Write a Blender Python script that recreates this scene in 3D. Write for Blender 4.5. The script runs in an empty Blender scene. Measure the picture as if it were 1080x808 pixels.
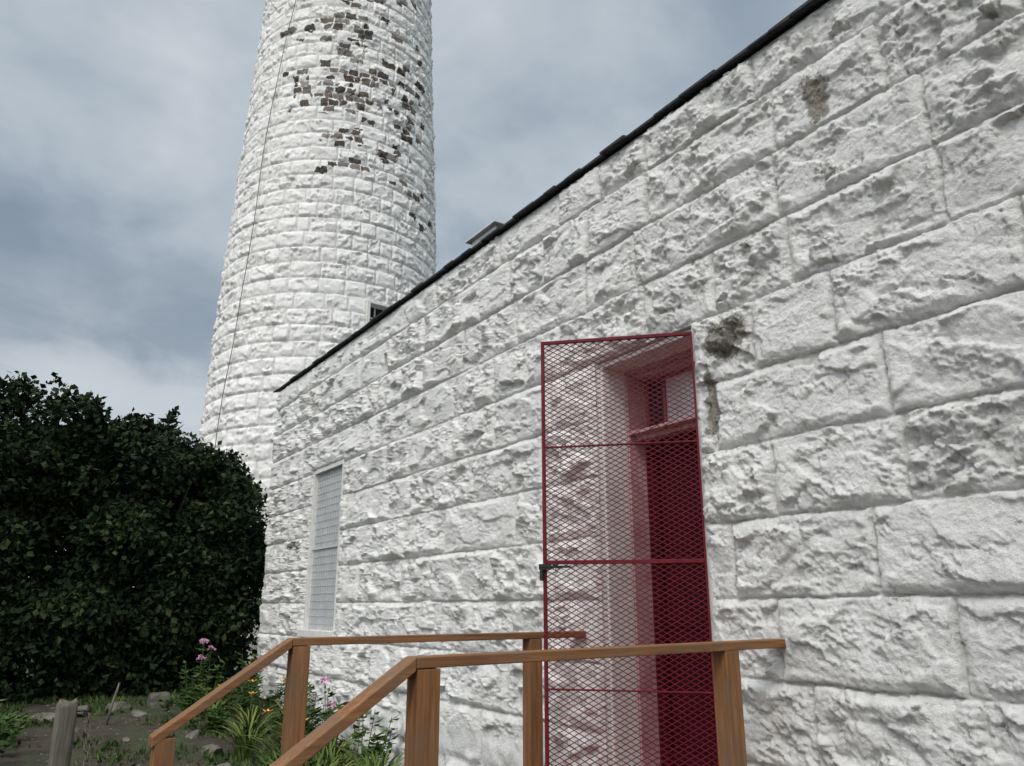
import bpy, math, random, bmesh
import numpy as np
from mathutils import Vector, Matrix
random.seed(7); rng=np.random.default_rng(11)
scene=bpy.context.scene
scene.view_settings.view_transform='Standard'
try: scene.view_settings.look='None'
except Exception: pass
scene.view_settings.exposure=0
COL=scene.collection

# ------------------------------------------------------------------ noise
def h2(ix,iy,s=0):
    a=(ix.astype(np.int64)*374761393+iy.astype(np.int64)*668265263+s*1442695041)&0xffffffff
    a=((a^(a>>13))*1274126177)&0xffffffff
    a=((a^(a>>16))*2246822519)&0xffffffff
    a=a^(a>>15)
    return (a&0xffffff)/float(0x1000000)
def pn(x,y,s=0):
    ix=np.floor(x);iy=np.floor(y);fx=x-ix;fy=y-iy
    u=fx*fx*fx*(fx*(fx*6-15)+10);v=fy*fy*fy*(fy*(fy*6-15)+10)
    def g(dx,dy):
        a=h2(ix+dx,iy+dy,s)*6.28318
        return np.cos(a)*(fx-dx)+np.sin(a)*(fy-dy)
    return ((g(0,0)*(1-u)+g(1,0)*u)*(1-v)+(g(0,1)*(1-u)+g(1,1)*u)*v)*1.4
def fbm(x,y,o=4,s=0,gain=.5):
    r=0;a=1
    for i in range(o):
        r=r+a*pn(x*2**i,y*2**i,s+i);a*=gain
    return r
def facet(x,y,s=0,k=14,tl=1.8):
    ix=np.floor(x);iy=np.floor(y);num=0;den=1e-9
    for dx in (-1,0,1):
        for dy in (-1,0,1):
            cx=ix+dx;cy=iy+dy
            px=cx+h2(cx,cy,s);py=cy+h2(cx,cy,s+1)
            ddx=x-px;ddy=y-py
            w=np.exp(-k*(ddx*ddx+ddy*ddy))
            hh=(h2(cx,cy,s+2)-.5)*1.0+(h2(cx,cy,s+3)-.5)*tl*ddx+(h2(cx,cy,s+4)-.5)*tl*ddy
            num=num+w*hh;den=den+w
    return num/den
def sstep(a,b,x):
    t=np.clip((x-a)/(b-a),0,1);return t*t*(3-2*t)
def masonry(u,v,ch,v0,lmin,lmax,seed,holes=(),ustart=-2.,uend=40.,outer=None,amp=1.0,topv=None,jw=1.0,rk=1.0,bulge=0.0):
    wob=.009*fbm(u*3,v*4,3,seed+50)+.0035*fbm(u*22,v*22,2,seed+51)
    k=np.floor((v+wob-v0)/ch).astype(int)
    fv=(v+wob-v0)-k*ch
    dv=np.minimum(fv,ch-fv)
    sid=np.zeros(u.shape,int);du=np.zeros(u.shape)
    uw=u+.012*fbm(u*4+9,v*5,3,seed+60)+.0035*fbm(u*20,v*22,2,seed+61)
    for kk in range(int(k.min()),int(k.max())+1):
        rr=np.random.default_rng(seed*1000+kk+77)
        ln=rr.uniform(lmin,lmax,int((uend-ustart)/lmin)+4)
        js=ustart-rr.uniform(0,lmax)+np.cumsum(ln)
        m=k==kk
        if not m.any(): continue
        i=np.clip(np.searchsorted(js,uw[m]),1,len(js)-1)
        sid[m]=i+kk*500
        du[m]=np.minimum(uw[m]-js[i-1],js[i]-uw[m])
    e=np.minimum(du,dv)
    for (a,b,c,d) in holes:
        ox=np.maximum(np.maximum(a-u,u-b),0);oz=np.maximum(np.maximum(c-v,v-d),0)
        e=np.minimum(e,np.hypot(ox,oz)*.45)
    if outer is not None:
        a,b=outer
        e=np.minimum(e,np.minimum(u-a,b-u)*.9)
    if topv is not None: e=np.minimum(e,np.maximum(topv-v,0)*.35)
    e=np.maximum(e,0)
    r1=h2(sid,k,seed);r2=h2(sid,k,seed+1);r3=h2(sid,k,seed+2);r4=h2(sid,k,seed+3)
    su=u+r1*37;sv=v+r2*53
    wu=su+.016*fbm(su*14,sv*14,4,seed+5,.62);wv=sv+.014*fbm(su*14+5,sv*14,4,seed+7,.62)
    sh=(r3-.5)*2.2
    f1=facet((wu+wv*sh)*3.6,(wv-.25*wu*sh)*6.0,seed+10,36,2.4)
    f2=facet((wu-wv*sh*.6)*9.0,(wv+.3*wu*sh)*13,seed+20,34,2.4)
    f3=facet((wu+wv*sh)*21,wv*28,seed+30,26,2.2)
    f4=facet(wu*44,wv*54,seed+33,20,2.0)
    n1=fbm(su*2.2,sv*3,2,seed+40)
    grit=np.abs(fbm(su*30,sv*36,3,seed+95,.65))
    rough=.25+.95*h2(sid,k,seed+9)
    zone=sstep(-.30,.35,fbm(su*4.5,sv*5.5,3,seed+90)+(rough-.7)*.6)
    prof=sstep(.001*jw,.012*jw,e+.005*f3+.003*f4)
    prof2=sstep(.0,.055,e)
    tx=(r4-.5)*.10*((v-v0)-k*ch-ch/2)*1.6
    rel=prof*(.013+.020*r2)+prof*prof2*(.018+rk*(.35+.75*rough)*(.038*f1+.010*n1)+tx)+prof*rk*(.5+.5*prof2)*(.025*f2*(.15+.85*zone)*rough+.0165*f3*(.25+.75*zone)*(.4+.6*rough)+.008*f4*(.35+.65*zone)-.006*grit*(.35+.65*zone))
    rel=rel+bulge*sstep(0,ch*.5,dv)*prof
    rel=np.where(rel<.004,.004+(rel-.004)*.35,rel)
    rel+=.0022*fbm(u*38,v*38,2,seed+70)
    return rel*amp,r1,e,k,sid

# ------------------------------------------------------------------ mesh helpers
def mesh_np(name,co,faces,mat,smooth=True,attrs=None,parent=None):
    me=bpy.data.meshes.new(name)
    co=np.asarray(co,dtype=np.float32);faces=np.asarray(faces,dtype=np.int32)
    n=faces.shape[1]
    me.vertices.add(len(co));me.vertices.foreach_set('co',co.ravel())
    me.loops.add(faces.size);me.loops.foreach_set('vertex_index',faces.ravel())
    me.polygons.add(len(faces));me.polygons.foreach_set('loop_start',np.arange(0,faces.size,n,dtype=np.int32))
    try: me.polygons.foreach_set('loop_total',np.full(len(faces),n,dtype=np.int32))
    except Exception: pass
    me.polygons.foreach_set('use_smooth',np.full(len(faces),smooth,dtype=bool))
    if attrs:
        for k,a in attrs.items():
            at=me.attributes.new(k,'FLOAT','POINT');at.data.foreach_set('value',np.asarray(a,dtype=np.float32).ravel())
    me.update(calc_edges=True);me.validate()
    me.materials.append(mat)
    ob=bpy.data.objects.new(name,me);COL.objects.link(ob)
    if parent: par(ob,parent)
    return ob
def par(ob,p):
    ob.parent=p
    ob.matrix_parent_inverse=Matrix.Translation(-p.location) if p.type=='EMPTY' else Matrix()
def empty(name,loc,label,cat,group=None):
    e=bpy.data.objects.new(name,None);e.empty_display_size=.2;e.location=loc;COL.objects.link(e)
    tag(e,label,cat,group);return e
def tag(o,label=None,cat=None,group=None,kind=None):
    if label:o["label"]=label
    if cat:o["category"]=cat
    if group:o["group"]=group
    if kind:o["kind"]=kind
class MB:
    def __init__(s): s.v=[];s.f=[]
    def box(s,lo,hi,M=None):
        b=len(s.v);x0,y0,z0=lo;x1,y1,z1=hi
        for p in [(x0,y0,z0),(x1,y0,z0),(x1,y1,z0),(x0,y1,z0),(x0,y0,z1),(x1,y0,z1),(x1,y1,z1),(x0,y1,z1)]:
            p=Vector(p); s.v.append(tuple(M@p) if M else tuple(p))
        for f in [(0,3,2,1),(4,5,6,7),(0,1,5,4),(1,2,6,5),(2,3,7,6),(3,0,4,7)]: s.f.append(tuple(b+i for i in f))
    def beam(s,p0,p1,w,t,up=(0,0,1)):
        p0=Vector(p0);p1=Vector(p1);d=(p1-p0);L=d.length;d.normalize()
        side=d.cross(Vector(up)).normalized();u=side.cross(d)
        M=Matrix((( d.x,side.x,u.x,p0.x),(d.y,side.y,u.y,p0.y),(d.z,side.z,u.z,p0.z),(0,0,0,1)))
        s.box((0,-w/2,-t/2),(L,w/2,t/2),M)
    def tube(s,pts,rad,n=6,cap=True):
        pts=[Vector(p) for p in pts];b=len(s.v)
        if not hasattr(rad,'__len__'): rad=[rad]*len(pts)
        for i,p in enumerate(pts):
            d=(pts[min(i+1,len(pts)-1)]-pts[max(i-1,0)]).normalized()
            a=d.cross(Vector((0.3,.1,1))); 
            if a.length<.05:a=d.cross(Vector((1,0,0)))
            a.normalize();c=d.cross(a)
            for j in range(n):
                t=2*math.pi*j/n;s.v.append(tuple(p+(a*math.cos(t)+c*math.sin(t))*rad[i]))
        for i in range(len(pts)-1):
            for j in range(n):
                s.f.append((b+i*n+j,b+i*n+(j+1)%n,b+(i+1)*n+(j+1)%n,b+(i+1)*n+j))
        if cap:
            s.f.append(tuple(b+j for j in range(n))[::-1]);e=b+(len(pts)-1)*n;s.f.append(tuple(e+j for j in range(n)))
    def obj(s,name,mat,parent=None,bevel=0,smooth=False):
        me=bpy.data.meshes.new(name);me.from_pydata(s.v,[],s.f);me.update();me.materials.append(mat)
        if smooth: me.polygons.foreach_set('use_smooth',[True]*len(me.polygons))
        o=bpy.data.objects.new(name,me);COL.objects.link(o)
        if bevel:
            m=o.modifiers.new('bevel','BEVEL');m.width=bevel;m.segments=2;m.limit_method='ANGLE'
        if parent: par(o,parent)
        return o

# ------------------------------------------------------------------ materials
def newmat(name):
    m=bpy.data.materials.new(name);m.use_nodes=True;nt=m.node_tree
    return m,nt,nt.nodes,nt.links,nt.nodes['Principled BSDF']
def noise(nt,scale,detail=5,vec=None,rough=.55,dist=0):
    n=nt.nodes.new('ShaderNodeTexNoise');n.inputs['Scale'].default_value=scale;n.inputs['Detail'].default_value=detail
    n.inputs['Roughness'].default_value=rough;n.inputs['Distortion'].default_value=dist
    if vec is not None: nt.links.new(vec,n.inputs['Vector'])
    return n
def ramp(nt,src,stops):
    r=nt.nodes.new('ShaderNodeValToRGB');e=r.color_ramp.elements
    while len(e)<len(stops): e.new(.5)
    for i,(p,c) in enumerate(stops):
        e[i].position=p;e[i].color=(c,c,c,1) if not hasattr(c,'__len__') else (*c,1)
    nt.links.new(src,r.inputs[0]);return r
def mix(nt,f,a,b,mode='MIX'):
    m=nt.nodes.new('ShaderNodeMix');m.data_type='RGBA';m.blend_type=mode
    for s,v in ((0,f),(6,a),(7,b)):
        if hasattr(v,'is_linked') or hasattr(v,'links'): nt.links.new(v,m.inputs[s])
        elif s==0: m.inputs[0].default_value=v
        else: m.inputs[s].default_value=(*v,1)
    return m.outputs[2]
def math_(nt,op,a,b=None,clamp=False):
    m=nt.nodes.new('ShaderNodeMath');m.operation=op;m.use_clamp=clamp
    for i,v in enumerate((a,b)):
        if v is None: continue
        if hasattr(v,'links'): nt.links.new(v,m.inputs[i])
        else: m.inputs[i].default_value=v
    return m.outputs[0]
def objco(nt):
    return nt.nodes.new('ShaderNodeTexCoord').outputs['Object']
def bump(nt,h,bsdf,strength=.4,dist=.01):
    b=nt.nodes.new('ShaderNodeBump');b.inputs['Strength'].default_value=strength;b.inputs['Distance'].default_value=dist
    nt.links.new(h,b.inputs['Height']);nt.links.new(b.outputs[0],bsdf.inputs['Normal'])
def attr(nt,n):
    a=nt.nodes.new('ShaderNodeAttribute');a.attribute_name=n;return a.outputs['Fac']

def painted_stone(name,tower=False):
    m,nt,N,L,P=newmat(name)
    co=objco(nt)
    n1=noise(nt,1.3,3,co);n2=noise(nt,14,4,co,.65);n3=noise(nt,60,5,co,.8)
    white=mix(nt,ramp(nt,n1.outputs[0],[(.3,0),(.7,1)]).outputs[0],(.915,.905,.885),(.855,.845,.82))
    g=ramp(nt,n2.outputs[0],[(.48,0),(.78,.36 if not tower else .42)]).outputs[0]
    c=mix(nt,g,white,(.57,.54,.48))
    rec=attr(nt,'recess')
    rec=math_(nt,'MULTIPLY',rec,ramp(nt,n2.outputs[0],[(.35,.04),(.7,.62)]).outputs[0])
    c=mix(nt,rec,c,(.41,.385,.34))
    sp=ramp(nt,n3.outputs[0],[(.64,0),(.71,.48)]).outputs[0]
    c=mix(nt,sp,c,(.45,.415,.36))
    at=attr(nt,'stain')
    st=math_(nt,'ADD',at,math_(nt,'MULTIPLY',math_(nt,'SUBTRACT',n2.outputs[0],.5),1.5 if not tower else 1.5))
    stm=ramp(nt,st,[(.42,0),(.60,1)] if not tower else [(.42,0),(.54,.97)]).outputs[0]
    stm=math_(nt,'MULTIPLY',stm,ramp(nt,at,[(.02,0),(.12,1)] if not tower else [(.18,0),(.3,1)]).outputs[0])
    if tower:
        v=ramp(nt,math_(nt,'ADD',math_(nt,'MULTIPLY',attr(nt,'tone'),.8),math_(nt,'MULTIPLY',n2.outputs[0],.3)),[(.15,(.040,.036,.034)),(.4,(.080,.062,.045)),(.65,(.135,.10,.068)),(.85,(.19,.18,.17)),(1.,(.30,.265,.22))]).outputs[0]
    else:
        v=ramp(nt,n3.outputs[0],[(.32,(.06,.052,.042)),(.47,(.15,.125,.09)),(.62,(.33,.30,.245))]).outputs[0]
        stm=math_(nt,'MULTIPLY',stm,.85)
    c=mix(nt,stm,c,v)
    L.new(c,P.inputs['Base Color']);P.inputs['Roughness'].default_value=.65
    P.inputs['Specular IOR Level'].default_value=.25
    hh=math_(nt,'ADD',math_(nt,'MULTIPLY',n3.outputs[0],1.5),math_(nt,'MULTIPLY',n2.outputs[0],.8))
    bump(nt,hh,P,1.0,.012)
    return m
M_STONE=painted_stone('white_painted_stone')
M_TOWER=painted_stone('weathered_tower_paint',True)
def simple(name,c1,c2,scale=8,rough=.6,bs=.2,bd=.004,metal=0,spec=.4):
    m,nt,N,L,P=newmat(name)
    co=objco(nt)
    n=noise(nt,scale,5,co,.6)
    L.new(ramp(nt,n.outputs[0],[(.3,c1),(.7,c2)]).outputs[0],P.inputs['Base Color'])
    P.inputs['Roughness'].default_value=rough;P.inputs['Metallic'].default_value=metal;P.inputs['Specular IOR Level'].default_value=spec
    if bs: bump(nt,n.outputs[0],P,bs,bd)
    return m
M_WHITE=simple('white_painted_wood',(.60,.59,.565),(.75,.74,.71),12,.5,.3)
M_PALE=simple('pale_pinkish_painted_wood',(.36,.20,.21),(.52,.36,.36),9,.55,.3)
M_PINKISH=simple('faded_red_painted_wood',(.17,.04,.05),(.30,.10,.11),9,.55,.2)
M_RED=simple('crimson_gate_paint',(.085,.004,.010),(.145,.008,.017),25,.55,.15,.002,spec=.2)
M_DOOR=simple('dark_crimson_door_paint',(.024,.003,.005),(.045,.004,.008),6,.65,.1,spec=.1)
M_ROOF=simple('black_roofing',(.012,.013,.015),(.04,.042,.045),30,.8,.5,.01)
M_DARK=simple('dark_interior',(.01,.01,.012),(.02,.02,.022),5,.8,0)
M_METAL=simple('galvanized_metal',(.46,.47,.48),(.60,.61,.62),18,.6,.1,.002)
M_CHAIN=simple('rusty_chain_iron',(.05,.04,.035),(.14,.11,.09),60,.6,.2,.002,metal=.5)
M_SCREEN=simple('grey_window_screen',(.38,.395,.40),(.50,.51,.515),3,.6,.1)
M_BAR=simple('pale_grey_bars',(.48,.49,.49),(.56,.57,.57),9,.5,.1)
M_CABLE=simple('dark_cable',(.05,.05,.05),(.10,.10,.10),9,.6,0)
def woodmat(name,c1,c2,c3,axis,wear=(.15,.10,.062)):
    m,nt,N,L,P=newmat(name)
    co=objco(nt)
    mp=N.new('ShaderNodeMapping');s=[28,28,28];s[axis]=1.6;mp.inputs['Scale'].default_value=s;L.new(co,mp.inputs[0])
    g=noise(nt,1.6,7,mp.outputs[0],.65,.6);b=noise(nt,5,5,co,.6)
    base=ramp(nt,g.outputs[0],[(.3,c1),(.5,c2),(.72,c3)]).outputs[0]
    w=ramp(nt,b.outputs[0],[(.42,0),(.66,.75)]).outputs[0]
    c=mix(nt,w,base,wear)
    L.new(c,P.inputs['Base Color']);P.inputs['Roughness'].default_value=.65;P.inputs['Specular IOR Level'].default_value=.25
    bump(nt,g.outputs[0],P,.6,.005)
    return m
WC=((.125,.055,.024),(.205,.090,.036),(.30,.155,.070))
M_WX=woodmat('stained_timber_rail',*WC,0);M_WZ=woodmat('stained_timber_post',*WC,2);M_WY=woodmat('stained_timber_deck',(.14,.07,.03),(.24,.12,.05),(.32,.18,.09),1)
M_POST=woodmat('weathered_grey_timber',(.05,.045,.036),(.12,.108,.09),(.21,.19,.16),2,(.08,.08,.05))
def leafmat(name,stops,clump=1.3):
    m,nt,N,L,P=newmat(name)
    g=N.new('ShaderNodeNewGeometry');co=objco(nt);n=noise(nt,clump,3,co)
    v=math_(nt,'ADD',math_(nt,'MULTIPLY',g.outputs['Random Per Island'],.50),math_(nt,'MULTIPLY',math_(nt,'SUBTRACT',n.outputs[0],.3),1.3))
    L.new(ramp(nt,v,stops).outputs[0],P.inputs['Base Color']);P.inputs['Roughness'].default_value=.7
    P.inputs['Specular IOR Level'].default_value=.12
    return m
M_LILAC=leafmat('lilac_leaves',[(.1,(.006,.012,.005)),(.5,(.013,.026,.010)),(.82,(.034,.052,.018)),(1.,(.06,.064,.027))],2.1)
M_LIGHTLEAF=leafmat('garden_leaves',[(.1,(.022,.045,.012)),(.5,(.042,.085,.022)),(.9,(.10,.145,.04))],3)
M_STRAP=leafmat('yellow_green_leaves',[(.1,(.035,.06,.014)),(.5,(.075,.12,.028)),(.9,(.17,.19,.05))],3)
M_GRASS=leafmat('grass_blades',[(.1,(.025,.045,.012)),(.5,(.04,.075,.02)),(.9,(.11,.13,.045))],2)
M_BARK=simple('shrub_bark',(.02,.017,.014),(.05,.042,.034),20,.8,.4)
M_STEM=simple('green_stems',(.04,.08,.02),(.08,.12,.04),20,.6,.1)
M_PINK=simple('pink_petals',(.55,.22,.42),(.72,.42,.60),40,.6,0)
M_YEL=simple('orange_petals',(.75,.26,.04),(.80,.42,.08),40,.6,0)
M_ROCK=simple('garden_rock',(.05,.046,.038),(.18,.165,.14),7,.8,.8,.03)

# ------------------------------------------------------------------ ground
def gz(x,y):
    x=np.asarray(x,float);y=np.asarray(y,float)
    base=.5*sstep(2.5,13.,y)
    n=.03*fbm(x*.9,y*.9,3,5)+.012*fbm(x*5,y*5,3,9)
    near=sstep(40,15,np.hypot(x,y))
    return base*(1)+n*near
def gzf(x,y): return float(gz(np.array([x]),np.array([y]))[0])
def axis_pts(a,b,step,far):
    c=list(np.arange(a,b,step));s=step;x=b;out=[]
    while x<far: out.append(x);s*=1.35;x+=s
    s=step;x=a-step;pre=[]
    while x>-far: pre.append(x);s*=1.35;x-=s
    return np.array(pre[::-1]+c+out)
gx=axis_pts(-6,2,.04,900);gy=axis_pts(3,14,.04,900)
X,Y=np.meshgrid(gx,gy)
Z=gz(X,Y)
nx,ny=len(gx),len(gy)
idx=np.arange(nx*ny).reshape(ny,nx)
F=np.stack([idx[:-1,:-1],idx[:-1,1:],idx[1:,1:],idx[1:,:-1]],-1).reshape(-1,4)
m,nt,N,L,P=newmat('soil_and_moss');co=objco(nt)
a=noise(nt,.9,4,co);b=noise(nt,9,6,co,.7);c3=noise(nt,60,4,co,.7)
soil=ramp(nt,b.outputs[0],[(.3,(.028,.020,.014)),(.55,(.058,.043,.030)),(.75,(.12,.098,.074))]).outputs[0]
grn=ramp(nt,c3.outputs[0],[(.35,(.018,.034,.011)),(.65,(.05,.075,.026))]).outputs[0]
f=ramp(nt,math_(nt,'ADD',a.outputs[0],math_(nt,'MULTIPLY',math_(nt,'SUBTRACT',b.outputs[0],.5),.6)),[(.46,0),(.58,.85)]).outputs[0]
L.new(mix(nt,f,soil,grn),P.inputs['Base Color']);P.inputs['Roughness'].default_value=.9
bump(nt,math_(nt,'ADD',b.outputs[0],math_(nt,'MULTIPLY',c3.outputs[0],.5)),P,1,.04)
gr=mesh_np('ground',np.stack([X,Y,Z],-1).reshape(-1,3),F,m);tag(gr,kind='structure')

# ------------------------------------------------------------------ building
D=3.3
DOOR=(3.10,4.01,.53,3.21)
WIN=(8.60,9.62,1.31,3.24)
Y0,Y1=-1.2,11.41
ZT=4.69
bld=empty('stone_building',(0,5,0),'white painted rock-faced stone building beside the lighthouse tower','building')
cols=list(np.arange(Y0,.6,.02));y=.6
while y<Y1:
    cols.append(y); y+=.0068*max(1,(y/3.))**1.5
cols.append(Y1);cols=np.array(cols)
rows=np.concatenate([np.arange(-.15,.7,.03),np.arange(.7,ZT,.0072),[ZT]])
def snap(a,vals):
    for v in vals: a[np.argmin(abs(a-v))]=v
snap(cols,[DOOR[0],DOOR[1],WIN[0],WIN[1]]);snap(rows,[DOOR[2],DOOR[3],WIN[2],WIN[3]])
U,V=np.meshgrid(cols,rows)
holes=[DOOR,WIN]
rel,r1,e,k,sid=masonry(U,V,.391,1.645-.391*5,.42,1.15,3,holes,ustart=-3,uend=14,outer=(Y0,Y1),topv=ZT,jw=1.1)
stain=np.zeros_like(U)
for (sy,sz,ry,rz,s) in [(2.83,3.05,.16,.13,1.25),(2.10,4.16,.09,.16,1.0),(2.97,2.68,.06,.26,1.0),(10.05,2.35,.3,.1,.7),(1.55,3.75,.25,.05,.4),(2.5,3.9,.2,.05,.45),(6.3,3.2,.5,.1,.25),(1.9,2.75,.2,.04,.35),(2.05,3.7,.2,.08,.45),(8.4,3.0,.12,.3,.35),(2.6,3.55,.25,.05,.5),(3.3,3.35,.4,.04,.4),(1.5,4.4,.2,.06,.45)]:
    stain=np.maximum(stain,s*np.exp(-((U-sy)/ry)**2-((V-sz)/rz)**2))
stain=np.maximum(stain,.28*sstep(.1,.7,fbm(U*.8,V*1.4,3,91)))
recess=1-sstep(.002,.020,rel)
co3=np.stack([-rel,U,V],-1).reshape(-1,3)
nx,ny=len(cols),len(rows);idx=np.arange(nx*ny).reshape(ny,nx)
F=np.stack([idx[:-1,:-1],idx[1:,:-1],idx[1:,1:],idx[:-1,1:]],-1)
cu=(cols[:-1]+cols[1:])/2;cv=(rows[:-1]+rows[1:])/2;CU,CV=np.meshgrid(cu,cv)
keep=np.ones(CU.shape,bool)
for (a_,b_,c_,d_) in holes: keep&=~((CU>a_)&(CU<b_)&(CV>c_)&(CV<d_))
F=F[keep]
ec=np.arange(0,7.01,.04);er=np.arange(-.15,ZT+.03,.04);er[-1]=ZT
EU,EV=np.meshgrid(ec,er)
er_,_,_,_,_=masonry(EU,EV,.391,1.645-.391*5,.42,1.0,8,[],ustart=-2,uend=9,outer=(0,7.0))
eco=np.stack([EU,Y1+er_,EV],-1).reshape(-1,3)
ei=np.arange(EU.size).reshape(EU.shape)+len(co3)
EF=np.stack([ei[:-1,:-1],ei[1:,:-1],ei[1:,1:],ei[:-1,1:]],-1).reshape(-1,4)
co_all=np.concatenate([co3,eco]);
mb=MB()
def q(p): 
    b=len(mb.v);mb.v+= [tuple(x) for x in p];mb.f.append((b,b+1,b+2,b+3))
for (a_,b_,c_,d_),dp in ((DOOR,.50),(WIN,.30)):
    q([(0,a_,c_),(0,a_,d_),(dp,a_,d_),(dp,a_,c_)]);q([(0,b_,c_),(dp,b_,c_),(dp,b_,d_),(0,b_,d_)])
    q([(0,a_,d_),(0,b_,d_),(dp,b_,d_),(dp,a_,d_)]);q([(0,a_,c_),(dp,a_,c_),(dp,b_,c_),(0,b_,c_)])
    q([(dp+.2,a_-.1,c_-.1),(dp+.2,b_+.1,c_-.1),(dp+.2,b_+.1,d_+.1),(dp+.2,a_-.1,d_+.1)])
q([(0,Y0,-.15),(7,Y0,-.15),(7,Y0,ZT),(0,Y0,ZT)]);q([(7,Y0,-.15),(7,Y1,-.15),(7,Y1,ZT),(7,Y0,ZT)])
n1=len(co_all);co_all=np.concatenate([co_all,np.array(mb.v)])
F=np.concatenate([F,EF,np.array(mb.f)+n1])
pad=len(co_all)-co3.shape[0]
wall=mesh_np('wall',co_all,F,M_STONE,True,{'recess':np.concatenate([recess.ravel(),np.zeros(pad)]),'stain':np.concatenate([stain.ravel(),np.zeros(pad)])},bld)

mb=MB();yy=Y0-.1;xe=-.07
pitch=math.tan(math.radians(14))
while yy<Y1+.10:
    y2=min(yy+random.uniform(.12,.32),Y1+.12);j=random.uniform(-.013,.013);zz=random.uniform(0,.009)
    mb.v+=[(xe+j,yy,ZT+.006-zz*.5),(xe+j,y2,ZT+.006+zz*.3),(3.5,y2,ZT+.006+3.58*pitch),(3.5,yy,ZT+.006+3.58*pitch),
           (xe+j,yy,ZT+.018+zz),(xe+j,y2,ZT+.018+zz*.5),(3.5,y2,ZT+.018+3.58*pitch),(3.5,yy,ZT+.018+3.58*pitch)]
    b=len(mb.v)-8
    mb.f+=[tuple(b+i for i in f) for f in [(0,3,2,1),(4,5,6,7),(0,1,5,4),(1,2,6,5),(2,3,7,6),(3,0,4,7)]]
    yy=y2
b=len(mb.v);mb.v+=[(3.5,Y0-.1,ZT+.02+3.58*pitch),(3.5,Y1+.12,ZT+.02+3.58*pitch),(7.1,Y1+.12,ZT+.02),(7.1,Y0-.1,ZT+.02)];mb.f.append((b,b+1,b+2,b+3))
roof=mb.obj('roof',M_ROOF,bld)
mb=MB();b=0;mb.v+=[(0,Y1+.005,ZT),(7,Y1+.005,ZT),(3.5,Y1+.005,ZT+.01+3.5*pitch)];mb.f.append((0,1,2));mb.obj('gable',M_STONE,bld)
mb=MB();mb.box((-.02,5.30,ZT+.028),(.24,5.70,ZT+.115));mb.box((-.06,5.25,ZT+.118),(.28,5.76,ZT+.137))
mb.obj('roof_vent',M_METAL,roof,.004)

# door
y0,y1,z0,z1=DOOR
XD=.40
mb=MB()
mb.box((.03,y1-.030,z0),(.235,y1-.002,z1-.002))
mb.box((.03,y0+.002,z0),(.235,y0+.030,z1-.002))
mb.box((.03,y0+.031,z1-.040),(.235,y1-.031,z1-.003))
mb.obj('door_lining',M_WHITE,bld,.003)
ZTR=2.70
mb=MB()
mb.box((.237,y1-.044,z0),(XD+.06,y1-.002,z1-.002));mb.box((.237,y0+.002,z0),(XD+.06,y0+.036,z1-.002))
mb.box((.237,y0+.037,z1-.055),(XD+.06,y1-.045,z1-.003))
mb.box((.30,y0+.037,z1-.085),(XD+.06,y1-.045,z1-.056))
mb.box((.30,y0+.037,ZTR-.010),(XD+.05,y1-.046,ZTR+.022))
mb.box((.235,y0+.037,ZTR+.023),(XD+.05,y1-.046,ZTR+.045))
frame=mb.obj('door_frame',M_PALE,bld,.003)
mb=MB();mb.box((-.014,y0-.045,z0),(.025,y0+.001,z1+.004));mb.obj('door_casing',M_WHITE,bld,.004)
mb=MB()
ya,yb=y0+.038,y1-.046
mb.box((XD-.02,ya,z0),(XD+.05,ya+.08,ZTR-.012));mb.box((XD-.02,yb-.08,z0),(XD+.05,yb,ZTR-.012))
mb.box((XD-.02,ya+.081,ZTR-.10),(XD+.05,yb-.081,ZTR-.012))
mb.box((XD+.01,ya+.082,z0),(XD+.05,yb-.082,z0+.22))
mb.box((XD+.01,ya+.082,z0+.95),(XD+.05,yb-.082,z0+1.08))
mb.box((XD+.03,ya+.082,z0+.221),(XD+.045,yb-.082,z0+.949));mb.box((XD+.03,ya+.082,z0+1.081),(XD+.045,yb-.082,ZTR-.102))
mb.box((XD+.014,(ya+yb)/2-.03,z0+.221),(XD+.029,(ya+yb)/2+.03,z0+.949));mb.box((XD+.014,(ya+yb)/2-.03,z0+1.081),(XD+.029,(ya+yb)/2+.03,ZTR-.102))
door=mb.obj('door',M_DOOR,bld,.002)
mb=MB();mb.tube([(XD-.06,ya+.12,z0+1.0),(XD-.05,ya+.12,z0+1.0),(XD-.03,ya+.12,z0+1.0),(XD-.02,ya+.12,z0+1.0),(XD+.02,ya+.12,z0+1.0)],[.015,.028,.02,.012,.012],12)
mb.obj('door_knob',M_DARK,door)
mb=MB();zt0,zt1=ZTR+.046,z1-.086
mb.box((XD,ya,zt0),(XD+.04,ya+.022,zt1));mb.box((XD,yb-.022,zt0),(XD+.04,yb,zt1));mb.box((XD,ya+.023,zt0),(XD+.04,yb-.023,zt0+.02));mb.box((XD,ya+.023,zt1-.02),(XD+.04,yb-.023,zt1))
mb.box((XD+.003,ya+.635,zt0+.021),(XD+.037,ya+.655,zt1-.021))
tr=mb.obj('transom_window',M_PINKISH,bld,.003)
mg,nt,N,L,P=newmat('window_glass');P.inputs['Roughness'].default_value=.15;P.inputs['Specular IOR Level'].default_value=.8
nn=noise(nt,3,3,objco(nt));L.new(ramp(nt,nn.outputs[0],[(.3,(.46,.46,.47)),(.7,(.62,.63,.64))]).outputs[0],P.inputs['Base Color'])
mb=MB();mb.box((XD+.018,ya+.018,zt0+.015),(XD+.024,ya+.640,zt1-.015));mb.obj('glass_pane',mg,tr)
mb=MB();mb.box((XD+.018,ya+.650,zt0+.015),(XD+.024,yb-.018,zt1-.015));mb.obj('glass_pane',M_DARK,tr)

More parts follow.
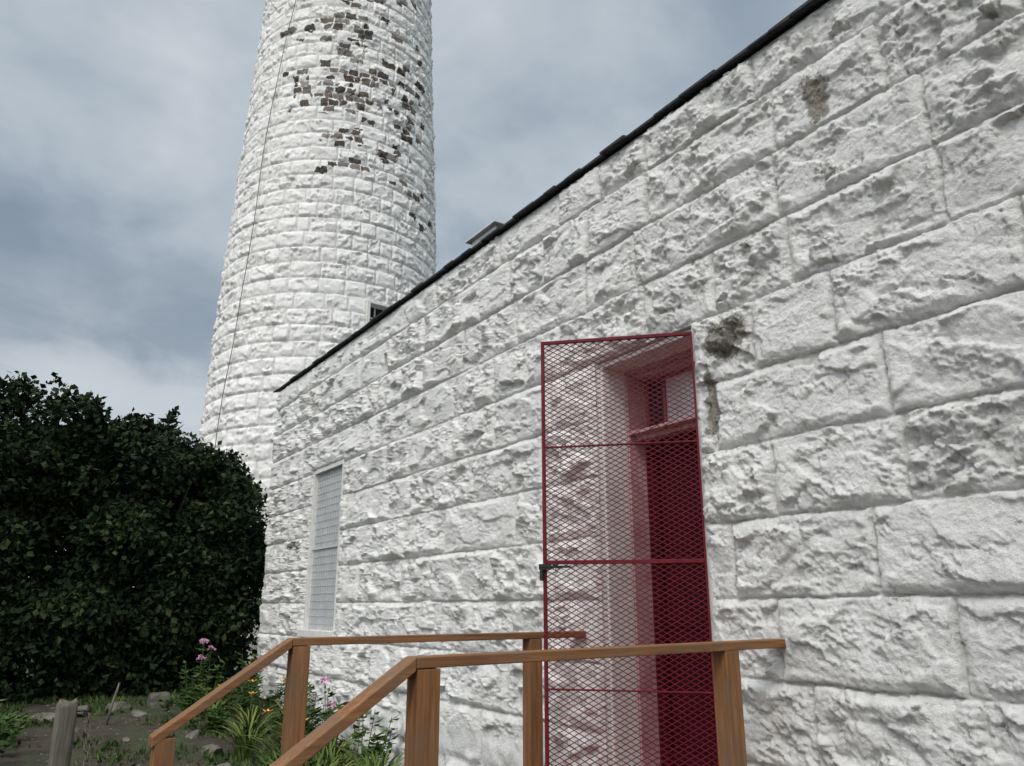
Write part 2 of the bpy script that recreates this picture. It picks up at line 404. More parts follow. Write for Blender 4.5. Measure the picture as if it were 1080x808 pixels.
# gate
hy,hx=3.082,-.030
ang=math.radians(44.6)
gw=.900;gzt=3.155;gz0=.58
dirv=Vector((-math.sin(ang),math.cos(ang),0));nrm=Vector((math.cos(ang),math.sin(ang),0))
GM=Matrix(((dirv.x,nrm.x,0,hx),(dirv.y,nrm.y,0,hy),(0,0,1,0),(0,0,0,1)))
mb=MB();w=.020;wh=.012
mb.box((0,-.008,gz0),(wh,.008,gzt),GM);mb.box((gw-w,-.012,gz0),(gw,.012,gzt),GM)
for zc,hh in ((gzt-w/2,w/2),(gz0+w/2,w/2),(1.84,.011),(2.50,.0045),(1.17,.0045)):
    mb.box((wh+.0005,-.010,zc-hh),(gw-w-.0005,.010,zc+hh),GM)
gate=mb.obj('gate',M_RED,bld,.002)
gate["label"]="crimson expanded metal gate standing ajar"
mb=MB();px,pz=.054,.0300;sl=pz/px
x0,x1,za,zb=wh*.8,gw-w*.8,gz0+w*.8,gzt-w*.8
W=x1-x0
c=za-W*sl
while c<zb:
    for s in (1,-1):
        t0=max(0,(za-c)/sl);t1=min(W,(zb-c)/sl)
        if t1-t0>.005:
            if s==1: p0=Vector((x0+t0,0.0008,c+sl*t0));p1=Vector((x0+t1,.0008,c+sl*t1))
            else: p0=Vector((x1-t0,-.0008,c+sl*t0));p1=Vector((x1-t1,-.0008,c+sl*t1))
            mb.beam(GM@p0,GM@p1,.0026,.0046)
    c+=pz
mb.obj('wire_mesh',M_RED,gate)
mb=MB();mb.box((gw-.05,-.035,1.80),(gw+.02,-.015,1.83),GM);mb.box((gw-.005,-.05,1.74),(gw+.012,.02,1.80),GM)
pts=[GM@Vector((gw-.08+.02*math.sin(i*.9),-.04,1.82-.012*math.cos(i*1.3)-.001*i)) for i in range(10)]
mb.tube(pts,.005,6);mb.tube([GM@Vector((gw-.16,-.03,1.815)),GM@Vector((gw+.01,-.03,1.815))],.007,8)
mb.obj('latch',M_DARK,gate,.001)
for zc in (.9,2.95):
    mb=MB();mb.box((hx-.002,hy-.0065,zc-.02),(-.0142,hy-.0035,zc+.02))
    mb.obj('hinge',M_RED,gate)

# window
y0,y1,z0,z1=WIN
mb=MB();x=-.012
mb.box((x,y0+.002,z0+.031),(x+.08,y0+.045,z1-.001));mb.box((x,y1-.045,z0+.031),(x+.08,y1-.002,z1-.001))
mb.box((x,y0+.046,z1-.045),(x+.08,y1-.046,z1-.002));mb.box((x-.06,y0-.03,z0-.05),(x+.08,y1+.03,z0+.03))
win=mb.obj('window',M_WHITE,bld,.004)
mb=MB();mb.box((x+.05,y0+.044,z0+.028),(x+.058,y1-.044,z1-.044));scr=mb.obj('window_screen',M_SCREEN,win)
mb=MB()
yy=y0+.09
while yy<y1-.07: mb.box((x+.0455,yy-.0015,z0+.032),(x+.048,yy+.0015,z1-.048));yy+=.058
zz=z0+.1
while zz<z1-.08: mb.box((x+.042,y0+.048,zz-.0015),(x+.045,y1-.048,zz+.0015));zz+=.085
mb.box((x+.030,y0+.048,(z0+z1)/2-.012),(x+.039,y1-.048,(z0+z1)/2+.012))
mb.obj('window_bars',M_BAR,win)

# ------------------------------------------------------------------ wooden stairs
stairs=empty('wooden_entrance_stairs',(-1,3.4,0),'orange-brown stained timber landing and steps with handrails at the doorway','stairs')
YN,YF=2.64,4.19;ZP=.53;ZR=1.452
mb=MB();xx=-1.99
while xx<-.08:
    mb.box((xx,YN-.06,ZP-.035),(xx+.135,YF+.06,ZP));xx+=.141
mb.box((-1.97,YN-.03,ZP-.20),(-.08,YN+.01,ZP-.037));mb.box((-1.97,YF-.01,ZP-.20),(-.08,YF+.03,ZP-.037));mb.box((-2.0,YN-.03,ZP-.20),(-1.972,YF+.03,ZP-.037))
mb.obj('deck',M_WY,stairs,.003)
for i in (1,2):
    mb=MB();zt=ZP-.177*i;xs=-2.0-.28*i
    mb.box((xs,YN,zt-.035),(xs+.135,YF,zt));mb.box((xs+.14,YN,zt-.035),(xs+.275,YF,zt));mb.box((xs+.25,YN,-.05),(xs+.272,YF,zt-.037))
    mb.obj('step',M_WY,stairs,.003)
for yr,zo,xo in ((YN,-.020,-1.98),(YF,-.006,-1.91)):
    mb=MB()
    zc=ZR-.02
    mb.beam((-.03,yr,zc),(xo-.02,yr,zc+zo),.089,.038)
    xe=-2.55
    sl=math.tan(math.radians(34))
    xs=xo-.021
    zs=zc+zo
    Lx=xs-xe
    dz=-Lx*sl
    b=len(mb.v)
    for (xx,zz) in ((xs+.0,zs-.004),(xe,zs-.004+dz)):
        for yy in (yr-.0445,yr+.0445):
            mb.v.append((xx,yy,zz-.023));mb.v.append((xx,yy,zz+.023))
    v=[b+i for i in range(8)]
    mb.f+=[(v[0],v[1],v[3],v[2]),(v[4],v[6],v[7],v[5]),(v[0],v[4],v[5],v[1]),(v[2],v[3],v[7],v[6]),(v[1],v[5],v[7],v[3]),(v[0],v[2],v[6],v[4])]
    rail=mb.obj('handrail',M_WX,stairs,.004)
    for xp,ztop in ((-.42,zc-.021),(xo+.03,zc+zo-.021),(-2.49,zs-.03-(xs+2.49)*sl)):
        mb=MB();mb.box((xp-.045,yr-.043,-.1),(xp+.045,yr+.043,ztop));mb.obj('post',M_WZ,rail,.004)

# ------------------------------------------------------------------ tower
TX,TY=2.65,16.99;A0=math.radians(-109.3)
tw=empty('lighthouse_tower',(TX,TY,0),'tall tapering white stone lighthouse tower with peeling paint','lighthouse')
def tr_(z): return np.interp(z,[0,1.6,5.9,9.5,17.7,24.5],[2.62,2.59,2.51,2.40,2.03,1.71])
ZTOP=24.
aa=np.concatenate([np.linspace(-math.pi,-1.62,40,endpoint=False),np.linspace(-1.62,1.62,460,endpoint=False),np.linspace(1.62,math.pi,41)])
zr=np.concatenate([np.arange(-.2,3,.08),np.arange(3,17.5,.026),np.arange(17.5,ZTOP,.1)])
A,ZZ=np.meshgrid(aa,zr)
u=(A+math.pi)*2.5
wA=math.asin(.39);winr=(wA-.10,wA+.10,7.18,7.72)
rel,r1,e,k,sid=masonry(u,ZZ,.350,.1,.28,.70,21,[((winr[0]+math.pi)*2.5,(winr[1]+math.pi)*2.5,winr[2],winr[3])],ustart=-1,uend=18,amp=1.0,jw=1.8,rk=.95,bulge=.010)
rr=tr_(ZZ)+rel
s_=np.sin(A)*(np.cos(A)>0)
dens=np.zeros_like(A)
for (cs,cz,ss,sz,p) in [(-.13,12.85,.34,.65,1.0),(-.05,14.65,.50,.45,.85),(.08,11.55,.30,.25,.75),(.5,11.3,.20,.9,.58),(.55,13.5,.30,2.2,.46),(.05,10.85,.34,.20,.80),(.1,16.1,.5,.9,.8),(.70,10.7,.16,.7,.52),(.15,13.6,.4,.9,.45),(-.3,15.5,.2,.5,.5)]:
    dens=np.maximum(dens,p*np.exp(-((s_-cs)/ss)**2-((ZZ-cz)/sz)**2))
uu=u+.06*fbm(u*3.5,ZZ*3.5,3,401);zz_=ZZ+.035*fbm(u*4,ZZ*4,3,402)
CHH=.175
ck=np.floor((zz_-.1)/CHH);cw=.22+.18*h2(ck,ck*0,409)
ci=np.floor((uu+h2(ck,ck*0,403)*cw)/cw)
lu=(uu+h2(ck,ck*0,403)*cw)/cw-ci;lv=(zz_-.1)/CHH-ck
ce=np.minimum(np.minimum(lu,1-lu)*cw,np.minimum(lv,1-lv)*CHH)
rp=h2(ci,ck,55)
tone=h2(ci,ck,58)
szr=.7+.8*h2(ci,ck,59)
peel=sstep(-.04,.04,dens-rp*1.0-.06)*sstep(-.02,.045*szr,ce)*1.0
peel=np.maximum(peel,.16*sstep(.2,.8,fbm(u*.6,ZZ*.5,3,31)))
recess=(1-sstep(0.002,.024,rel))*1.0
cx=TX+rr*np.cos(A0+A);cy=TY+rr*np.sin(A0+A)
co3=np.stack([cx,cy,ZZ],-1).reshape(-1,3)
nx,ny=len(aa),len(zr);idx=np.arange(nx*ny).reshape(ny,nx)
F=np.stack([idx[:-1,:-1],idx[:-1,1:],idx[1:,1:],idx[1:,:-1]],-1)
CA=(aa[:-1]+aa[1:])/2;CZ=(zr[:-1]+zr[1:])/2;CA,CZ=np.meshgrid(CA,CZ)
F=F[~((CA>winr[0])&(CA<winr[1])&(CZ>winr[2])&(CZ<winr[3]))]
mesh_np('shaft',co3,F,M_TOWER,True,{'recess':recess,'stain':peel,'tone':tone},tw)
def ring(r0,z0,r1_,z1,n=64,mbx=None):
    b=len(mbx.v)
    for r,z in ((r0,z0),(r1_,z1)):
        for j in range(n): t=2*math.pi*j/n;mbx.v.append((TX+r*math.cos(t),TY+r*math.sin(t),z))
    for j in range(n): mbx.f.append((b+j,b+(j+1)%n,b+n+(j+1)%n,b+n+j))
mb=MB();ring(1.75,ZTOP-.6,2.3,ZTOP-.1,64,mb);ring(2.3,ZTOP-.1,2.5,ZTOP-.1,64,mb);ring(2.5,ZTOP-.1,2.5,ZTOP+.1,64,mb);ring(2.5,ZTOP+.1,.01,ZTOP+.1,64,mb)
mb.obj('gallery',M_DARK,tw)
am=A0+wA;rw=float(tr_(7.45))+.02;er_v=Vector((math.cos(am),math.sin(am),0));et=Vector((-math.sin(am),math.cos(am),0))
TM=Matrix(((et.x,er_v.x,0,TX+er_v.x*rw),(et.y,er_v.y,0,TY+er_v.y*rw),(0,0,1,0),(0,0,0,1)))
mb=MB();ww=.25;za,zb=7.16,7.75
mb.box((-ww-.03,-.25,za-.03),(-ww+.04,.05,zb),TM);mb.box((ww-.04,-.25,za-.03),(ww+.03,.05,zb),TM);mb.box((-ww+.041,-.25,zb-.05),(ww-.041,.048,zb),TM);mb.box((-ww+.041,-.25,za-.03),(ww-.041,.07,za+.03),TM)
zm=(za+zb)/2
mb.box((-.012,-.19,za+.03),(.012,-.16,zb-.05),TM);mb.box((-ww+.041,-.19,zm-.012),(-.013,-.165,zm+.012),TM);mb.box((.013,-.19,zm-.012),(ww-.041,-.165,zm+.012),TM)
tw_w=mb.obj('tower_window',M_WHITE,tw)
mb=MB();mb.box((-ww-.02,-.24,za-.02),(ww+.02,-.20,zb-.01),TM);mb.obj('glass_pane',M_DARK,tw_w)
pts=[]
for i in range(60):
    z=1.+i*(21./59)
    s=np.interp(z,[1,6,8.5,12.5,15.6,22],[-.82,-.76,-.70,-.68,-.565,-.46])+.006*math.sin(z*2.1)
    a_=A0+math.asin(s);r=float(tr_(z))+.11
    pts.append((TX+r*math.cos(a_),TY+r*math.sin(a_),z))
mb=MB();mb.tube(pts,.0085,5);mb.obj('lightning_cable',M_CABLE,tw)

# ------------------------------------------------------------------ foliage helpers
def leaves(name,P_,A_,B_,Ln,Wd,mat,parent=None):
    n=len(P_);Ln=np.asarray(Ln).reshape(-1,1);Wd=np.asarray(Wd).reshape(-1,1)
    nn=np.cross(A_,B_)
    v=np.stack([P_,P_+A_*Ln*.45+B_*Wd*.5+nn*Wd*.15,P_+A_*Ln,P_+A_*Ln*.45-B_*Wd*.5+nn*Wd*.15],1).reshape(-1,3)
    f=np.arange(4*n).reshape(n,4)
    return mesh_np(name,v,f,mat,False,None,parent)
def unit(v): return v/np.maximum(np.linalg.norm(v,axis=-1,keepdims=True),1e-6)
def widen(d):
    h=np.linalg.norm(d[:,:2],axis=1,keepdims=True)+1e-6
    L_=np.linalg.norm(d,axis=1,keepdims=True)
    f=np.where(d[:,2:3]<0,(L_/h)*.90,1.0);f=np.clip(f,.9,3.0)
    o=d.copy();o[:,:2]*=np.where(d[:,2:3]<0,f,1);return o
def bush(cx,cy,rx,ry,top,nleaf,seed,label):
    r=np.random.default_rng(seed);g=gzf(cx,cy)
    e_=empty('lilac_bush',(cx,cy,g),label,'bush','lilac bushes beside the tower')
    H=top-g;zc=g+H*.46;rz=H*.48
    nc=int(32*rx*ry/2.2)+24
    d=unit(r.normal(size=(nc,3)));d[:,1]=np.where(r.random(nc)<.6,-abs(d[:,1]),d[:,1]);d=widen(d)
    rad=r.uniform(.66,1.10,(nc,1))
    cc=np.array([cx,cy,zc])+d*rad*np.array([rx,ry,rz])*.90
    sg=r.uniform(.14,.42,nc)*np.where(rad[:,0]>1.0,.75,1)
    w=sg**2;w/=w.sum()
    ci=r.choice(nc,int(nleaf*.80),p=w)
    # leaves gather on the rounded outside of each clump, leaving dark gaps between clumps
    off=unit(r.normal(size=(len(ci),3)));rad2=np.clip(1.2+.22*r.normal(size=(len(ci),1)),.3,1.9)
    off[:,2]=np.where(r.random(len(ci))<.6,abs(off[:,2]),off[:,2])
    P1=cc[ci]+off*rad2*sg[ci][:,None]*np.array([1,1,.85])
    n2=nleaf-len(ci)
    d2=widen(unit(r.normal(size=(n2,3)))*(r.random((n2,1))**.3)*.74)
    P2=np.array([cx,cy,zc])+d2*np.array([rx,ry,rz])
    n3=int(nleaf*.14);t=r.uniform(0,6.28,n3);rr_=r.uniform(.45,.95,n3)
    P3=np.stack([cx+np.cos(t)*rx*rr_,cy+np.sin(t)*ry*rr_,g+1.1*r.random(n3)],-1)
    ns=22;S=[]
    for i in range(ns):
        t=r.uniform(0,6.28);el=r.uniform(.1,1.4);dd=np.array([math.cos(t)*math.cos(el),math.sin(t)*math.cos(el),math.sin(el)])
        b0=np.array([cx,cy,zc])+dd*np.array([rx,ry,rz])*.86;dr=unit(dd*.7+np.array([0,0,.7])+r.normal(size=3)*.25)
        ln=r.uniform(.2,.5);tt=r.uniform(0,1,(60,1))
        S.append(b0+dr*ln*tt+r.normal(size=(60,3))*.09*(1.2-tt))
    P_=np.concatenate([P1,P2,P3]+S);P_=P_[P_[:,2]>g+.0]
    inside=(P_[:,0]>-.05)&(P_[:,1]<Y1+.1);P_=P_[~inside]
    n=len(P_)
    out=unit(P_-np.array([cx,cy,zc-.4]))
    A_=unit(out*.5+r.normal(size=(n,3))*.75+np.array([0,0,-.35]))
    B_=unit(np.cross(A_,unit(r.normal(size=(n,3))*.7+np.array([0,-.3,1.0]))))
    Ln=r.uniform(.06,.12,n)
    leaves('crown',P_,A_,B_,Ln,Ln*.74,M_LILAC,e_)
    mb=MB()
    for i in range(9):
        t=r.uniform(0,6.28);t2=r.uniform(.2,.75)
        p=[(cx+.2*math.cos(t),cy+.2*math.sin(t),g-.05)]
        for q_ in (.3,.6,.9):
            p.append((cx+math.cos(t)*(.2+rx*t2*q_)+r.normal()*.05,cy+math.sin(t)*(.2+ry*t2*q_)+r.normal()*.05,g+H*.75*q_))
        mb.tube(p,[.045,.035,.022,.008],7)
        for b_ in range(4):
            s0=Vector(p[2]);dd=Vector((math.cos(t+r.normal()),math.sin(t+r.normal()),.8))*r.uniform(.3,.7)
            mb.tube([s0,s0+dd*.5,s0+dd],[.015,.01,.004],5)
    mb.obj('trunk',M_BARK,e_,smooth=True)
bush(-4.5,12.7,1.65,1.5,5.20,46000,1,'dense dark green lilac bush with a rounded crown')
bush(-2.75,12.9,1.35,1.5,4.98,46000,2,'dense dark green lilac bush beside the tower base')
bush(-1.5,12.8,1.10,1.3,4.62,40000,3,'dark green lilac bush leaning towards the stone building')
bush(-.52,12.6,.72,.9,4.05,26000,4,'smaller dark green lilac bush at the building corner')
bush(-6.8,12.3,1.5,1.5,4.9,9000,5,'dense dark green lilac bush with a rounded crown')

# ------------------------------------------------------------------ garden plants
def strap_plant(x,y,h,n,seed,label,flowers=0,spread=.35):
    r=np.random.default_rng(seed);g=gzf(x,y)
    e_=empty('daylily_plant',(x,y,g),label,'plant','garden plants along the wall')
    V_=[];F_=[]
    for i in range(n):
        t=r.uniform(0,6.28);L_=h*r.uniform(.7,1.15);w_=r.uniform(.006,.013);d=np.array([math.cos(t),math.sin(t),0]);s=np.array([-math.sin(t),math.cos(t),0])
        b0=np.array([x,y,g-.01])+d*r.uniform(0,.08);sp=spread*r.uniform(.4,1.3);b=len(V_)
        for j in range(6):
            q_=j/5.;p=b0+d*sp*q_**1.6+np.array([0,0,L_*(q_*1.25-.55*q_**2.6)]);ww_=w_*(1-q_**3)*1.0+.001
            V_.append(p-s*ww_);V_.append(p+s*ww_)
        for j in range(5): F_.append((b+2*j,b+2*j+1,b+2*j+3,b+2*j+2))
    mesh_np('leaf_clump',np.array(V_),np.array(F_),M_STRAP,True,None,e_)
    for i in range(flowers):
        mb=MB();PV=[];PF=[]
        t=r.uniform(0,6.28);tp=Vector((x+.22*math.cos(t)*r.random()*1.6,y+.22*math.sin(t)*1.5*r.random(),g+h*r.uniform(.95,1.3)))
        mb.tube([(x,y,g),((x+tp.x)/2,(y+tp.y)/2,g+h*.6),tp],[.004,.003,.003],5)
        for j in range(6):
            a_=j*1.047+r.random()*.3;d=Vector((math.cos(a_),math.sin(a_),.45));s=Vector((-math.sin(a_),math.cos(a_),0));b=len(PV)
            PV+= [tp,tp+d*.03+s*.014,tp+d*.06,tp+d*.03-s*.014];PF.append((b,b+1,b+2,b+3))
        mb.obj('stem',M_STEM,e_);mesh_np('flower',np.array([tuple(p) for p in PV]),np.array(PF),M_YEL,False,None,e_)
def phlox(x,y,h,n,seed,label,pet=True,name='phlox_plant',rs=.16):
    r=np.random.default_rng(seed);g=gzf(x,y)
    e_=empty(name,(x,y,g),label,'plant','garden plants along the wall')
    LP=[];LA=[]
    for i in range(n):
        mb=MB()
        t=r.uniform(0,6.28);rd=r.uniform(0,rs);bx=x+rd*math.cos(t);by=y+rd*math.sin(t);hh=h*r.uniform(.6,1.1)
        tp=np.array([bx+.6*rd*math.cos(t)+r.normal()*.03,by+.6*rd*math.sin(t)+r.normal()*.03,g+hh])
        bs=np.array([bx,by,g-.01]);mb.tube([bs,(bs+tp)/2+r.normal(size=3)*.01,tp],[.005,.004,.003],5)
        mb.obj('stem',M_STEM,e_)
        for j in range(24):
            q_=r.uniform(.12,1.0);p=bs+(tp-bs)*q_;a_=r.uniform(0,6.28);LP.append(p);LA.append([math.cos(a_),math.sin(a_),r.uniform(-.1,.6)])
        if pet:
            PP=[];PA=[]
            for j in range(42):
                o=r.normal(size=3);o=o/np.linalg.norm(o)*np.array([.05,.05,.04])*r.uniform(.6,1);o[2]=abs(o[2]);PP.append(tp+o);PA.append(o/np.linalg.norm(o)+r.normal(size=3)*.6)
            PP=np.array(PP);PA=unit(np.array(PA));B_=unit(np.cross(PA,r.normal(size=PP.shape)));leaves('flower_head',PP,PA,B_,np.full(len(PP),.024),np.full(len(PP),.022),M_PINK,e_)
    LP=np.array(LP);LA=unit(np.array(LA));B_=unit(np.cross(LA,np.array([0,0,1.])+r.normal(size=LP.shape)*.25));Ln=r.uniform(.06,.12,len(LP))
    leaves('leaf_foliage',LP,LA,B_,Ln,Ln*(.34 if pet else .5),M_LIGHTLEAF,e_)
strap=[(-.75,8.9,.38,2),(-.55,7.9,.42,1),(-.6,7.0,.45,2),(-.5,6.2,.5,0),(-.8,6.4,.48,1),(-.5,5.4,.5,0),(-.95,9.7,.34,1),(-.45,8.6,.45,1),(-1.05,7.9,.40,1),(-.4,4.9,.5,0),(-1.0,5.3,.55,0),(-.8,5.7,.55,0),(-1.15,5.9,.5,0),(-1.0,6.9,.5,0),(-.95,6.3,.5,0),(-1.2,6.4,.45,0),(-.7,7.5,.5,1),(-.9,8.4,.4,0)]
for i,(x,y,h,fl) in enumerate(strap): strap_plant(x,y,h,50,100+i,'green strap-leaved daylily with orange-yellow flowers at the wall' if fl else 'green strap-leaved daylily clump at the wall base',fl)
phlox(-.85,10.9,.72,4,201,'tall pink phlox in bloom by the building corner')
phlox(-.45,7.35,.70,2,202,'pale pink phlox in bloom against the white wall')
for i,(x,y,h) in enumerate([(-.42,10.4,.55),(-.95,10.5,.5),(-.6,9.9,.5),(-.35,9.2,.55),(-.4,7.7,.6),(-.45,6.7,.55),(-.4,8.2,.6),(-.85,7.3,.3),(-1.0,9.1,.3),(-1.15,10.0,.3)]): phlox(x,y,h,10,240+i,'leafy green perennial at the foot of the wall',False,'leafy_perennial',.2)
for i,(x,y,h) in enumerate([(-3.20,8.2,.62),(-3.28,7.6,.62),(-3.1,8.8,.45),(-3.05,7.2,.25),(-3.5,8.7,.6),(-3.25,7.0,.35),(-3.3,9.6,.5),(-3.0,9.4,.3)]): phlox(x,y,h,11,220+i,'leafy green perennial beside the path',False,'leafy_perennial')
r=np.random.default_rng(5);n=34000
gxp=r.uniform(-6,0,n);gyp=r.uniform(4.5,14,n)
msk=fbm(gxp*1.3,gyp*1.3,4,77)+.22*r.random(n)+np.where(gxp<-3.1,.35,0)+np.where((gxp>-1.3),.12,0)+np.where(gyp>11.0,.2,0)>.27
gxp=gxp[msk];gyp=gyp[msk];n=len(gxp);P_=np.stack([gxp,gyp,gz(gxp,gyp)-.005],-1)
A_=unit(r.normal(size=(n,3))*.55+np.array([0,0,1.]));B_=unit(np.cross(A_,r.normal(size=(n,3))));Ln=r.uniform(.03,.10,n)
go=leaves('grass',P_,A_,B_,Ln,Ln*np.where(r.random(n)<.4,.5,.14),M_GRASS);tag(go,kind='stuff')

# ------------------------------------------------------------------ rocks
def rock(x,y,sx,sy,sz,seed,rot=0,block=False,label='rough grey garden stone half sunk in the soil'):
    bm=bmesh.new();bmesh.ops.create_icosphere(bm,subdivisions=3,radius=1)
    r=np.random.default_rng(seed);pl=[(unit(r.normal(size=3)),r.uniform(.5,.8)) for _ in range(10)]
    if block: pl=[(np.array(v,float),.68) for v in ((1,0,0),(-1,0,0),(0,1,0),(0,-1,0),(0,0,1))]
    g=gzf(x,y);c_,s_2=math.cos(rot),math.sin(rot)
    for v in bm.verts:
        p=np.array(v.co)
        for nrm_,d in pl:
            k_=p@nrm_-d
            if k_>0:p=p-nrm_*k_*.9
        p=p*(1+.03*math.sin(p[0]*9+seed)+.03*math.sin(p[1]*11+p[2]*7))
        p=p*np.array([sx,sy,sz]);v.co=(p[0]*c_-p[1]*s_2,p[0]*s_2+p[1]*c_,p[2])
    me=bpy.data.meshes.new('garden_rock');bm.to_mesh(me);bm.free();me.materials.append(M_ROCK)
    o=bpy.data.objects.new('garden_rock',me);o.location=(x,y,g+sz*(.35 if block else .12));COL.objects.link(o);tag(o,label,'rock','stones edging the garden path')
for i,(x,y,a_,b_,c_,bl) in enumerate([(-1.30,10.9,.17,.14,.14,True),(-1.75,10.8,.26,.13,.09,False),(-2.15,10.7,.24,.12,.08,False),(-2.5,10.5,.20,.13,.07,False),(-1.6,10.4,.12,.08,.06,False),
    (-1.25,9.6,.13,.1,.08,False),(-1.3,8.9,.11,.09,.07,False),(-3.05,6.9,.16,.12,.1,False),(-2.95,7.5,.14,.12,.08,False),(-3.3,7.1,.15,.12,.1,False),(-2.3,9.6,.07,.05,.04,False),(-1.9,9.0,.06,.05,.03,False),(-1.3,8.2,.13,.1,.08,False),(-1.35,7.5,.12,.1,.08,False)]):
    rock(x,y,a_,b_,c_,300+i,i*.7,bl,'squared pale grey stone block at the path edge' if bl else 'rough grey garden stone half sunk in the soil')
mb=MB()
for i in range(340):
    x=random.uniform(-3.3,-1.1);y=random.uniform(6.5,12);g=gzf(x,y);s=random.uniform(.006,.02)
    mb.tube([(x,y,g-s*.3),(x,y,g+s*.25),(x,y,g+s*.6)],[s*.8,s,s*.45],6)
o=mb.obj('pebbles',M_ROCK,smooth=True);tag(o,kind='stuff')
g=gzf(-1.93,9.9);mb=MB();mb.tube([(-1.99,9.9,g-.05),(-1.95,9.9,g+.2),(-1.90,9.92,g+.42)],[.016,.014,.010],7)
o=mb.obj('garden_stake',M_POST,smooth=True);tag(o,'thin pale leaning stake in the soil by the path','stake')

# ------------------------------------------------------------------ chain fence posts
def fpost(x,y,top,label):
    g=gzf(x,y);e_=empty('fence_post',(x,y,g),label,'post','posts of the chain fence')
    mb=MB();n=14;w_=.060
    for z,s in ((g-.2,1.05),(g+.2,1.0),(g+.35,1.03),(g+.6,.98),(top-.03,.99),(top-.012,.95),(top,.86)):
        for j in range(n):
            t=2*math.pi*j/n;cx_=math.copysign(abs(math.cos(t))**.55,math.cos(t));cy_=math.copysign(abs(math.sin(t))**.55,math.sin(t))
            mb.v.append((x+w_*s*cx_+.004*math.sin(j*3+z*9),y+w_*s*cy_,z+(.012*math.sin(j*1.7) if z>top-.02 else 0)))
    for i in range(6):
        for j in range(n): mb.f.append((i*n+j,i*n+(j+1)%n,(i+1)*n+(j+1)%n,(i+1)*n+j))
    mb.f.append(tuple(6*n+j for j in range(n)))
    mb.obj('shaft',M_POST,e_)
    mb=MB();mb.tube([(x+.05,y-.02,top-.06),(x+.12,y-.02,top-.06)],.009,6);mb.obj('eye_bolt',M_CHAIN,e_)
fpost(-2.74,5.98,1.03,'weathered grey timber fence post holding a chain')
fpost(-2.98,3.55,.98,'weathered grey timber fence post holding a chain')
mb=MB();p0=Vector((-2.62,5.94,.97));p1=Vector((-2.58,5.1,.25))
def cat(t): return p0.lerp(p1,t)+Vector((0,0,-.18*(1-(2*t-1)**2)**.7))
nl=26
for i in range(nl):
    c_=cat((i+.5)/nl);d=(cat((i+.9)/nl)-cat((i+.1)/nl)).normalized();s=d.cross(Vector((1,.3,0)))
    if s.length<.1:s=Vector((1,0,0))
    s.normalize();u_=s.cross(d)
    if i%2:s=u_
    pts=[c_+d*.030*math.cos(t)+s*.017*math.sin(t) for t in [k_*math.pi/5 for k_ in range(11)]]
    mb.tube(pts,.0055,5,False)
o=mb.obj('chain',M_CHAIN,smooth=True);tag(o,'rusty iron link chain hanging from the fence post','chain')

# ------------------------------------------------------------------ world
w=bpy.data.worlds.new("World");scene.world=w;w.use_nodes=True;nt=w.node_tree;N=nt.nodes;L=nt.links
bg=N['Background'];bg.inputs[1].default_value=.1
sky=N.new('ShaderNodeTexSky');sky.sky_type='NISHITA';sky.sun_disc=False;sky.sun_elevation=math.radians(48);sky.sun_rotation=math.radians(245)
tc=N.new('ShaderNodeTexCoord');sep=N.new('ShaderNodeSeparateXYZ');L.new(tc.outputs['Generated'],sep.inputs[0])
den=math_(nt,'ADD',math_(nt,'MAXIMUM',sep.outputs[2],0),.30)
cmb=N.new('ShaderNodeCombineXYZ');L.new(math_(nt,'DIVIDE',sep.outputs[0],den),cmb.inputs[0]);L.new(math_(nt,'DIVIDE',sep.outputs[1],den),cmb.inputs[1])
cmb.inputs[2].default_value=2.7
c1=noise(nt,1.6,5,cmb.outputs[0],.50,.25);c2=noise(nt,4.2,5,cmb.outputs[0],.54,.3)
v=math_(nt,'ADD',math_(nt,'MULTIPLY',c1.outputs[0],.75),math_(nt,'MULTIPLY',c2.outputs[0],.25))
K=10
cl=ramp(nt,v,[(.39,(.245,.31,.385)),(.47,(.33,.395,.47)),(.54,(.46,.525,.585)),(.63,(.60,.65,.70))]).outputs[0]
hz=N.new('ShaderNodeMapRange');hz.interpolation_type='SMOOTHSTEP';L.new(sep.outputs[2],hz.inputs[0]);hz.inputs[1].default_value=.20;hz.inputs[2].default_value=.42;hz.inputs[3].default_value=.8;hz.inputs[4].default_value=0
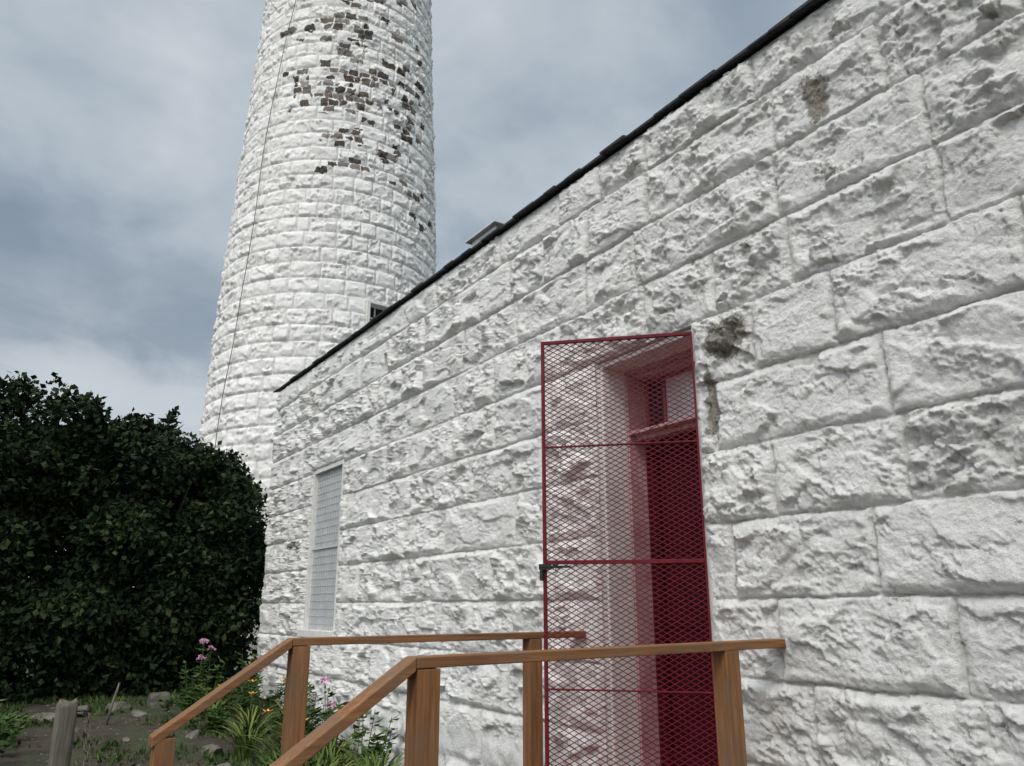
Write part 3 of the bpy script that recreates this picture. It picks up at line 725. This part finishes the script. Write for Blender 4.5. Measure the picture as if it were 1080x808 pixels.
cl=mix(nt,math_(nt,'MULTIPLY',hz.outputs[0],ramp(nt,c2.outputs[0],[(.38,.35),(.56,1)]).outputs[0]),cl,(.62,.665,.70))
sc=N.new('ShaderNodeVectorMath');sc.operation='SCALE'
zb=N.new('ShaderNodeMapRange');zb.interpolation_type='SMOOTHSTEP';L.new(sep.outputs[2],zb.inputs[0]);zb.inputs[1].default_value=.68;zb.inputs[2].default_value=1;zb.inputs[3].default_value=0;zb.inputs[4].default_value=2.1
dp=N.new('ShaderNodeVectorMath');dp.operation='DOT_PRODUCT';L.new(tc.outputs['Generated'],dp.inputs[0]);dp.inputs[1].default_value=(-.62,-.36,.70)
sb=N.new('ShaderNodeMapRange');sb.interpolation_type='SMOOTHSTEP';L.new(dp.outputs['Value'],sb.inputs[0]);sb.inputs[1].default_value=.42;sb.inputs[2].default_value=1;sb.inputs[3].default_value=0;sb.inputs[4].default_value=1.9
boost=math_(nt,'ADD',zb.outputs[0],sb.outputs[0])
# sky brightness added overhead and sunward to light the wall, less blue there
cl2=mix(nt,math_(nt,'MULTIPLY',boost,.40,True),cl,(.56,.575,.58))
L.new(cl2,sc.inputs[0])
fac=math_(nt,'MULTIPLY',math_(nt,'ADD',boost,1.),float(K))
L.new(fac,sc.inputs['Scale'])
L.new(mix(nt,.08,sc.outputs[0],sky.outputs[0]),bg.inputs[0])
sl_=bpy.data.lights.new('sun','SUN');sl_.energy=1.5;sl_.angle=math.radians(16);sl_.color=(1,.95,.88)
so=bpy.data.objects.new('sun',sl_);COL.objects.link(so);so.rotation_euler=Vector((.52,.42,-.75)).to_track_quat('-Z','Y').to_euler();so.location=(-6,-4,9)
# ------------------------------------------------------------------ camera
cd=bpy.data.cameras.new('camera');cd.sensor_width=36;cd.lens=830/1080*36;cd.clip_end=3000;cd.clip_start=.05
cam=bpy.data.objects.new('camera',cd);COL.objects.link(cam);cam.location=(-D,0,1.6)
cam.rotation_euler=(math.radians(90+15.87),0,math.radians(-33.1));scene.camera=cam
